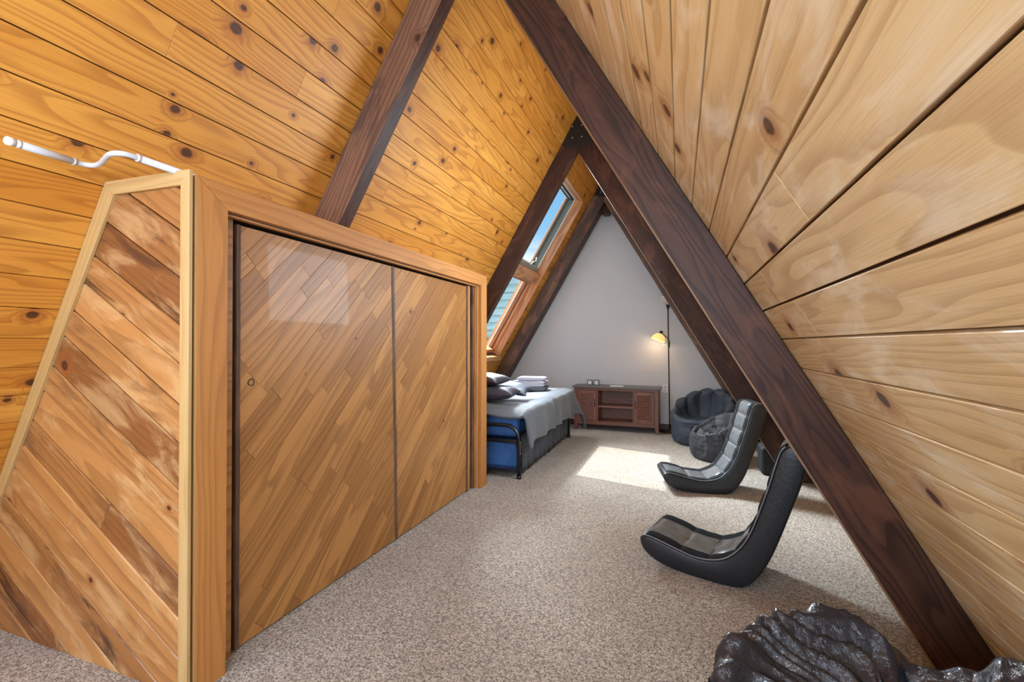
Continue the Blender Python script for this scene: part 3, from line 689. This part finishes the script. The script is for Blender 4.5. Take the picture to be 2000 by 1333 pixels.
# ------------------------------------------------------------------ bean bags
def ncl(x, a, b): return max(a, min(b, x))
def beanbag(name, c, R_, seat_h, hfun, label, mat, pleats=7, pl_amp=.03, wr=.012, wsc=7.0, seed=0.0, nphi=160, nr=64, flare=.05, inner=.62, cat='bean bag', group=None, seam=True, folds=0.0):
    rows = []
    for i in range(nphi):
        ph = 2 * PI * i / nphi; h = hfun(ph); k = ncl((h - seat_h) / .3, 0, 1)
        pw = abs(math.sin(ph * pleats * .5 + seed))
        pamp = pl_amp * (0.25 + .75 * k)
        prof = [(.0, .0), (.55 * R_, 0.0), (.88 * R_, .004), (.985 * R_, .045), (1.02 * R_, seat_h * .45), (1.0 * R_, seat_h * .85),
                ((1.0 + flare * k * .5) * R_, seat_h + (h - seat_h) * .5), ((1.0 + flare * k) * R_, h - .05), ((.95 + flare * k) * R_, h - .008), ((.87 + flare * k) * R_, h),
                ((.78) * R_, h - .04), ((inner + .06) * R_, seat_h + (h - seat_h) * .4), (inner * R_ * .92, seat_h + .01), (inner * .5 * R_, seat_h - .015), (0, seat_h - .02)]
        pr, _ = resample(prof, nr)
        row = []
        for j, p in enumerate(pr):
            s_ = j / nr; zz = max(p.y, 0)
            upness = ncl(p.y / max(h, .01), 0, 1)
            dr = (pw - .6) * pamp * upness ** 1.5 * (1 if s_ < .66 else -.9)
            dz = (pw - .6) * pamp * .4 * (upness ** 3) * ncl((p.x / R_ - .4) * 3, 0, 1)
            x = (p.x + dr * ncl(p.x / R_ * 2, 0, 1)); q = Vector((x * math.cos(ph), x * math.sin(ph), p.y + dz))
            w1 = noise.noise(q * wsc + Vector((seed * 7, 0, 3))) ; w2 = noise.noise(Vector((q.x * wsc * 1.2, q.y * wsc * 1.2, q.z * wsc * 4)) + Vector((seed, 5, 0)))
            w3 = 1 - abs(noise.noise(q * wsc * 2.1 + Vector((2, seed * 3, 1)))) * 2.2
            amp = wr * ncl(p.y / .05, 0, 1) * ncl(p.x / (.2 * R_), 0, 1)
            dirv = Vector((math.cos(ph), math.sin(ph), .5)).normalized()
            q += dirv * amp * (w1 * 1.2 + w2 * .7 + w3 * .45)
            if folds:
                rr = p.x / R_; env = ncl(p.y / .08, 0, 1) * ncl((rr - .12) * 3, 0, 1)
                a_ = ph + .55 * noise.noise(Vector((ph * 1.3, rr * 2.2, 4))) + (1 - rr) * .9
                g1 = 1 - min(1, abs(noise.noise(Vector((math.cos(a_) * 4.6, math.sin(a_) * 4.6, rr * .8)))) * 3.4)
                g2 = 1 - min(1, abs(noise.noise(Vector((math.cos(a_) * 7.5, math.sin(a_) * 7.5, rr * 1.5 + 7)))) * 2.6)
                q += Vector((math.cos(ph) * .5, math.sin(ph) * .5, 1)) * env * folds * (.35 if math.sin(ph) < .95 and math.cos(ph) > .25 else 1.0) * (g1 * .9 + g2 * .5 - .5)
            row.append((q.x, q.y, max(q.z, 0.0)))
        rows.append(row)
    mb = MB(); mb.grid(rows, closed_u=True)
    mb.v = [Vector(v) for v in mb.v]
    if not seam:
        mb.v = [v + Vector(c) for v in mb.v]
        o = mb.build(name, mat, subsurf=1, loc=c); tag(o, label, cat, group); return o
    root = empty(name, c, label=label, cat=cat, group=group)
    mb.build('bag_body', mat, root, subsurf=1)
    return root
def hshell(lo_, hi_, ang, spread=1.0):
    def f(ph):
        d = math.cos(ph - ang); return lo_ + (hi_ - lo_) * ncl((d * spread + 1) / 2, 0, 1) ** 1.1
    return f
beanbag('bean_bag_chair', (.27, 6.36, 0), .365, .30, hshell(.32, .665, math.radians(62), 1.0), 'slate bean bag chair with a pleated shell back in the far right corner', BAGCLOTH, pleats=11, pl_amp=.055, wr=.012, wsc=6, seed=.4, inner=.66, seam=False)
beanbag('bean_bag_chair', (.40, 5.56, 0), .285, .29, hshell(.27, .50, math.radians(20), 1.0), 'charcoal bean bag with a crumpled top between the shell chair and the farther rocker', BAGCLOTH2, pleats=9, pl_amp=.04, wr=.016, wsc=7, folds=.02, seed=2.1, inner=.6, seam=False)
def hfg(ph):
    d = math.degrees(ph) % 360
    T_ = [(0, .36), (20, .46), (33, .51), (41, .505), (52, .43), (60, .40), (70, .385), (80, .43), (90, .45), (120, .455), (145, .43), (165, .38), (185, .34), (230, .32), (300, .32), (360, .36)]
    for (a, b), (c_, e) in zip(T_, T_[1:]):
        if a <= d <= c_:
            t = (d - a) / (c_ - a); t = t * t * (3 - 2 * t); return b + (e - b) * t
beanbag('bean_bag_chair', (.46, 1.2, 0), .395, .31, hfg, 'glossy black leather bean bag crumpled in the near right foreground', LEATHER, pleats=11, pl_amp=.012, wr=.006, wsc=7, folds=.048, seed=1.3, nphi=300, nr=110, inner=.5, seam=False)

# ------------------------------------------------------------------ bed
BX0, BX1, BY0, BY1 = -2.38, -1.40, 4.075, 6.12
bed = empty('bed', (BX1, BY0, 0), label='twin bed with black tubular frame and blue mattress under the roof window', cat='bed')
bo = Vector((BX1, BY0, 0))
def bd(mb, name, mat, **kw):
    mb.v = [Vector(v) - bo for v in mb.v]; return mb.build(name, mat, bed, **kw)
for ye_ in (BY0, BY1):
    mb = MB(); r_ = .018; pts = [(BX1, ye_, .0), (BX1, ye_, .36)]
    for k in range(1, 9):
        a = k / 8 * PI / 2; pts.append((BX1 - .13 * (1 - math.cos(a)), ye_, .36 + .13 * math.sin(a)))
    pts += [(BX0 + .13, ye_, .49)]
    for k in range(1, 9):
        a = k / 8 * PI / 2; pts.append((BX0 + .13 - .13 * math.sin(a), ye_, .36 + .13 * math.cos(a)))
    pts += [(BX0, ye_, 0)]
    mb.tube(pts, r_, 12); bd(mb, 'end_frame', BLKMETAL)
    for xx in (BX1, BX0):
        mb = MB(); mb.tube([(xx, ye_, 0), (xx, ye_, .03)], .024, 12); bd(mb, 'foot_cap', BLKMETAL)
mb = MB(); mb.box((BX0 + .02, BY0 - .012, .325), (BX1 - .018, BY0 + .012, .36)); mb.box((BX0 + .02, BY0 - .01, .06), (BX1 - .018, BY0 + .01, .08)); bd(mb, 'cross_rail', BLKMETAL, bevel=.003)
for xx in (BX0 + .02, BX1 - .02):
    mb = MB(); mb.box((xx - .014, BY0, .29), (xx + .014, BY1, .33)); bd(mb, 'side_rail', BLKMETAL, bevel=.003)
for z_ in (.345, .235):
    mb = MB(); mb.lathe([(0, .006), (.006, .005), (.008, 0)], (BX1 + .016, BY0 - .01, z_), (1, -.6, 0), 8); bd(mb, 'bolt', BOLT)
mb = MB(); mb.box((BX0 + .04, BY0 + .03, .37), (BX1 - .02, BY1 - .03, .565)); bd(mb, 'mattress', BLUE, bevel=.05, seg=4)
mb = MB(); mb.box((BX0 + .06, BY0 + .03, .09), (BX1 - .04, BY1 - .1, .315)); bd(mb, 'foundation', BLUE, bevel=.02, seg=3)
mb = MB(); mb.box((BX0 + .055, BY0 + .025, .055), (BX1 - .035, BY1 - .1, .095)); bd(mb, 'foundation_binding', BLUE2, bevel=.01)
# bed skirt along the open side
rows = []
for i in range(121):
    y = BY0 + .05 + (BY1 - BY0 - .09) * i / 120
    rows.append([(BX1 + .005 + .012 * math.sin(y * 34 + math.sin(y * 9)) * (.2 + .8 * j / 6), y, .40 - .36 * j / 6) for j in range(7)])
mb = MB(); mb.grid(rows); o = bd(mb, 'bed_skirt', SKIRT); o.modifiers.new('solid', 'SOLIDIFY').thickness = .004

# comforter draped over the bed
def comforter():
    rows = []; ny, ns = 90, 70
    for i in range(ny + 1):
        v = i / ny; y = BY0 - .02 + (BY1 - BY0 + .10) * v
        row = []
        endn = ncl((.10 - v) / .10, 0, 1); endf = ncl((v - .93) / .07, 0, 1)
        for j in range(ns + 1):
            u = j / ns
            Ltop = 1.03; s_ = u * (Ltop + .36)
            if s_ < Ltop: x = BX1 + .03 - Ltop + s_; z = .64 + .012 * math.sin(x * 7 + y * 2); hang = 0
            else:
                q = s_ - Ltop; a = min(q / .07, PI / 2); x = BX1 + .03 + .07 * math.sin(a) * .8 + max(0, q - .11) * (.10 + .22 * ncl((v - .8) / .2, 0, 1)); z = .64 - .07 * (1 - math.cos(a)) - max(0, q - .11) * .97
                hang = ncl(q / .36, 0, 1)
            fold = math.sin(y * 17 + 1.3 * math.sin(y * 5)) * .016 + noise.noise(Vector((y * 9, 1, z * 2))) * .02
            x += fold * hang
            z += noise.noise(Vector((x * 5, y * 5, 2))) * .012 * (1 - hang)
            z -= .02 * (1 - math.cos(ncl((BX1 - .2 - x) * 0, 0, 1)))
            yy = y
            if endn > 0: z -= .06 * endn ** 2 * (1 - .3 * hang); yy += .0
            if endf > 0: z -= .25 * endf ** 2; yy += .06 * endf; x += .07 * endf * hang
            z += (y - BY0) * .008
            row.append((x, yy, z))
        rows.append(row)
    mb = MB(); mb.grid(rows); o = mb.build('comforter', QUILT, subsurf=1)
    s_ = o.modifiers.new('solid', 'SOLIDIFY'); s_.thickness = .022; s_.offset = -1
    tag(o, 'grey comforter draped over the bed with one side hanging down', 'comforter')
comforter()

def cushion(name, c, size, rz, tilt, mat, label, seed=0, group=None, cat='pillow', axis='X'):
    """stuffed rectangular pillow, pinched at the corners"""
    a, b, t = size; n = 22; mb = MB()
    def pt(i, j, sg):
        u, v = 2 * i / n - 1, 2 * j / n - 1
        pin = 1 - .10 * (abs(u) ** 2 * abs(v) ** 0 * 0) - .07 * (1 - abs(u) ** 2) * 0
        ex = (1 - abs(u) ** 3.2) ; ey = (1 - abs(v) ** 3.2)
        x = u * a / 2 * (1 - .10 * (1 - v * v) * abs(u) ** 3); y = v * b / 2 * (1 - .10 * (1 - u * u) * abs(v) ** 3)
        z = sg * (t / 2 * max(0, ex * ey) ** .55 + .004)
        w_ = noise.noise(Vector((x * 9 + seed, y * 9, sg))) * .014 * (ex * ey)
        return (x, y, z + w_)
    mb.grid([[pt(i, j, 1) for j in range(n + 1)] for i in range(n + 1)]); mb.grid([[pt(i, j, -1) for j in range(n + 1)] for i in range(n + 1)])
    for e in range(n):
        for (A_, B_) in (((e, 0), (e + 1, 0)), ((e, n), (e + 1, n)), ((0, e), (0, e + 1)), ((n, e), (n, e + 1))):
            ia, ib = A_[0] * (n + 1) + A_[1], B_[0] * (n + 1) + B_[1]; o_ = (n + 1) ** 2
            mb.face([ia, ib, ib + o_, ia + o_], None, .5, 0, True)
    o = mb.build(name, mat, subsurf=1); o.location = c; o.rotation_euler = (tilt[0], tilt[1], rz)
    tag(o, label, cat, group); return o
cushion('pillow', (-1.86, 4.45, .75), (.60, .40, .14), .1, (0, .0, 0), PILLOW, 'dark satin pillow lying lowest on the bed end', 1, 'pillows on the bed')
cushion('pillow', (-1.82, 4.82, .79), (.58, .34, .09), .12, (.15, .24, 0), PILLOW2, 'slate pillow sloping down behind the satin pillow', 2, 'pillows on the bed')
cushion('pillow', (-1.96, 4.50, .885), (.54, .38, .11), -.1, (.03, .06, 0), PILLOW, 'dark pillow topmost of the pile on the bed', 3, 'pillows on the bed')

def towel(c, a, b, t, rz, mat, label, layers=2):
    mb = MB(); root_l = []
    for k in range(layers):
        z0 = t * k / layers; th = t / layers; n = 16
        sec = []
        for i in range(20):
            an = 2 * PI * i / 20; sx = math.copysign(abs(math.cos(an)) ** .28, math.cos(an)); sz = math.copysign(abs(math.sin(an)) ** .6, math.sin(an))
            sec.append((sx * a / 2, sz * th / 2 + z0 + th / 2))
        rows = []
        for j in range(n + 1):
            v = j / n * 2 - 1; rows.append([(p[0] * (1 - .03 * abs(v) ** 6) + .006 * noise.noise(Vector((v * 3, k, p[1] * 9))), v * b / 2, p[1] + .006 * noise.noise(Vector((p[0] * 8, v * 3, k + c[0] * 5)))) for p in sec])
        mb.grid(rows, closed_v=True, cap=True)
    o = mb.build('folded_towel', mat); o.location = c; o.rotation_euler = (0, 0, rz); tag(o, label, 'towel', 'folded towels on the bed'); return o
TX, TY = -1.80, 5.72
towel((TX, TY, .665), .42, .30, .052, .1, TOWEL2, 'dark grey folded towel at the bottom of the stack', 1)
towel((TX - .01, TY, .719), .43, .30, .064, .08, TOWEL, 'thick pale grey folded towel in the middle of the stack', 2)
towel((TX + .01, TY, .790), .36, .26, .036, .14, TOWEL, 'thin pale folded towel on top of the stack', 1)

# ------------------------------------------------------------------ television stand
SW, SH, SD = 1.235, .64, .36
st = empty('tv_stand', (-.868, 6.725, 0), math.radians(-1.2), 'brown wooden television stand with louvered doors against the grey wall', 'tv stand')
def sb(name, boxes, mat, parent=st, bevel=.002, **kw):
    mb = MB()
    for a, b in boxes: mb.box(a, b, **kw)
    return mb.build(name, mat, parent, bevel=bevel)
hw = SW / 2 - .025
sb('top', [((-SW / 2, -.02, SH - .022), (SW / 2, SD, SH))], STONE)
for sx in (-1, 1):
    for y in (0, SD - .05):
        mb = MB(); mb.prism([(sx * hw, 0), (sx * (hw - .035), 0), (sx * (hw - .055), .10), (sx * (hw - .055), SH - .022), (sx * hw, SH - .022)], (Vector((0, y, 0)), Vector((1, 0, 0)), Vector((0, 0, 1)), EY), .05, (0, 1)); mb.build('leg', WALNUT, st, bevel=.002)
    sb('side_panel', [((sx * (hw - .005), .05, .1), (sx * (hw - .02), SD - .05, SH - .022))], WALNUT)
sb('front_rail', [((-hw + .055, .004, SH - .062), (hw - .055, .03, SH - .022)), ((-hw + .055, .0, .085), (hw - .055, .03, .135))], WALNUT)
sb('bottom_panel', [((-hw + .02, .03, .12), (hw - .02, SD - .02, .135))], WALNUT)
sb('back_panel', [((-hw + .02, SD - .02, .1), (hw - .02, SD - .012, SH - .022))], WALNUT)
cw = .245
sb('divider', [((-cw - .02, .004, .135), (-cw, SD - .02, SH - .06))], WALNUT); sb('divider', [((cw, .004, .135), (cw + .02, SD - .02, SH - .06))], WALNUT)
sb('shelf', [((-cw, .012, .335), (cw, SD - .02, .362))], WALNUT)
for sx in (-1, 1):
    x0, x1 = sorted((sx * (cw + .022), sx * (hw - .057))); z0, z1 = .137, SH - .064
    dr = sb('door', [((x0, -.002, z0), (x0 + .042, .016, z1)), ((x1 - .042, -.002, z0), (x1, .016, z1)), ((x0 + .042, -.002, z0), (x1 - .042, .016, z0 + .045)), ((x0 + .042, -.002, z1 - .045), (x1 - .042, .016, z1))], WALNUT)
    n = 15; mb = MB()
    for k in range(n):
        zc = z0 + .045 + (z1 - z0 - .09) * (k + .5) / n; h_ = (z1 - z0 - .09) / n
        mb.prism([(-.003, zc - h_ * .42), (.002, zc - h_ * .5), (.014, zc + h_ * .22), (.010, zc + h_ * .36)], (Vector((x0 + .042, 0, 0)), EY, Vector((0, 0, 1)), Vector((1, 0, 0))), x1 - x0 - .084, (0, 1), r=.4)
    mb.box((x0 + .04, .0145, z0 + .04), (x1 - .04, .017, z1 - .04)); mb.build('louver_panel', WALNUT, dr)
    hx = x1 - .018 if sx < 0 else x0 + .018
    mb = MB(); mb.tube([(hx, -.002, .345), (hx, -.018, .35), (hx, -.023, .375), (hx, -.024, .40), (hx, -.023, .425), (hx, -.018, .45), (hx, -.002, .455)], .0045, 8); mb.build('handle', BRONZE, dr)

def cube_clock(x, label):
    r = empty('desk_clock', (x, 6.93, SH), .05, label, 'clock', 'small clocks on the television stand')
    mb = MB(); mb.box((-.038, -.03, 0), (.038, .03, .012)); mb.box((-.038, -.03, .066), (.038, .03, .078)); mb.box((-.038, -.03, .012), (-.028, .03, .066)); mb.box((.028, -.03, .012), (.038, .03, .066)); mb.build('case', CLOCKG, r, bevel=.002)
    mb = MB(); mb.box((-.028, -.02, .012), (.028, .02, .066)); mb.build('face', MAPLE, r)
cube_clock(-1.262, 'left one of two small square clocks with a pale face on the television stand')
cube_clock(-1.165, 'right one of two small square clocks with a pale face on the television stand')
mb = MB(); mb.box((-.095, -.07, 0), (.095, .07, .004)); mb.box((-.06, -.05, .004), (.085, .06, .007)); o = mb.build('papers', WHITE2); o.location = (-.86, 6.85, SH); o.rotation_euler = (0, 0, .15)
tag(o, 'white leaflets lying flat on the middle of the television stand', 'paper')

# wall fittings
def plate(name, x, z, w_, h_, label, cat, holes):
    r = empty(name, (x, YB, z), 0, label, cat)
    mb = MB(); mb.box((-w_ / 2, -.007, -h_ / 2), (w_ / 2, 0, h_ / 2)); mb.build('cover_plate', WHITE2, r, bevel=.002)
    for (hx, hz, ww, hh) in holes:
        mb = MB(); mb.box((hx - ww / 2, -.010, hz - hh / 2), (hx + ww / 2, -.006, hz + hh / 2)); mb.build('rocker' if cat == 'switch' else 'socket', SHADE, r, bevel=.001)
plate('light_switch', -.205, 1.285, .075, .12, 'white light switch plate on the grey wall behind the lamp pole', 'switch', [(0, 0, .03, .06)])
plate('wall_outlet', -.20, .60, .075, .12, 'white wall outlet beside the right end of the television stand', 'outlet', [(0, .025, .03, .03), (0, -.025, .03, .03)])

# ------------------------------------------------------------------ floor lamp
lp = empty('floor_lamp', (-.146, 6.97, 0), 0, 'slim dark floor lamp with torch shade and lit amber reading shade', 'lamp')
mb = MB(); mb.lathe([(0, .0), (.125, .0), (.13, .008), (.12, .02), (.03, .03), (.015, .045), (0, .046)], n=32); mb.build('base', BRONZE, lp)
mb = MB(); mb.tube([(.012, 0, .03), (.0, 0, 1.0), (-.010, 0, 1.76)], .0085, 12); mb.build('pole', BRONZE, lp)
mb = MB(); mb.lathe([(.009, 1.74), (.014, 1.76), (.026, 1.79), (.032, 1.815), (.0, 1.82)], (-.01, 0, 0)); mb.build('socket_cup', BRONZE, lp)
mb = MB(); mb.lathe([(.03, 1.812), (.07, 1.835), (.105, 1.875), (.128, 1.93), (.124, 1.931), (.10, 1.88), (.066, 1.842), (.0, 1.822)], (-.01, 0, 0), n=36); mb.build('torch_shade', SHADE, lp)
mb = MB(); mb.tube([(.006, 0, 1.20), (.012, -.012, 1.25), (.0, -.01, 1.32), (-.05, -.01, 1.365), (-.095, -.01, 1.405)], .006, 10); mb.lathe([(.012, -.03), (.014, 0), (.012, .03)], (.004, 0, 1.26), n=12); mb.build('arm', BRONZE, lp)
hd = Vector((-.105, -.01, 1.412)); axd = Vector((-.35, -.12, -.93)).normalized()
mb = MB(); mb.lathe([(0, -.03), (.018, -.028), (.024, -.01), (.026, .012), (.022, .02), (0, .02)], hd, axd, 20); mb.build('lamp_head', BRONZE, lp)
mb = MB(); mb.lathe([(.022, .012), (.05, .026), (.08, .055), (.098, .095), (.102, .115), (.097, .114), (.075, .06), (.045, .03), (.018, .018)], hd, axd, 32, cap=False); rs = mb.build('reading_shade', GLOW, lp)
mb = MB(); mb.lathe([(0, .02), (.02, .03), (.028, .055), (.022, .078), (0, .088)], hd, axd, 16); mb.build('bulb', BULB, lp)
pl_ = light('reading_bulb', 'POINT', Vector((-.146, 6.97, 0)) + hd + axd * .13, 0.7, (1.0, .78, .5), shadow_soft_size=.03)
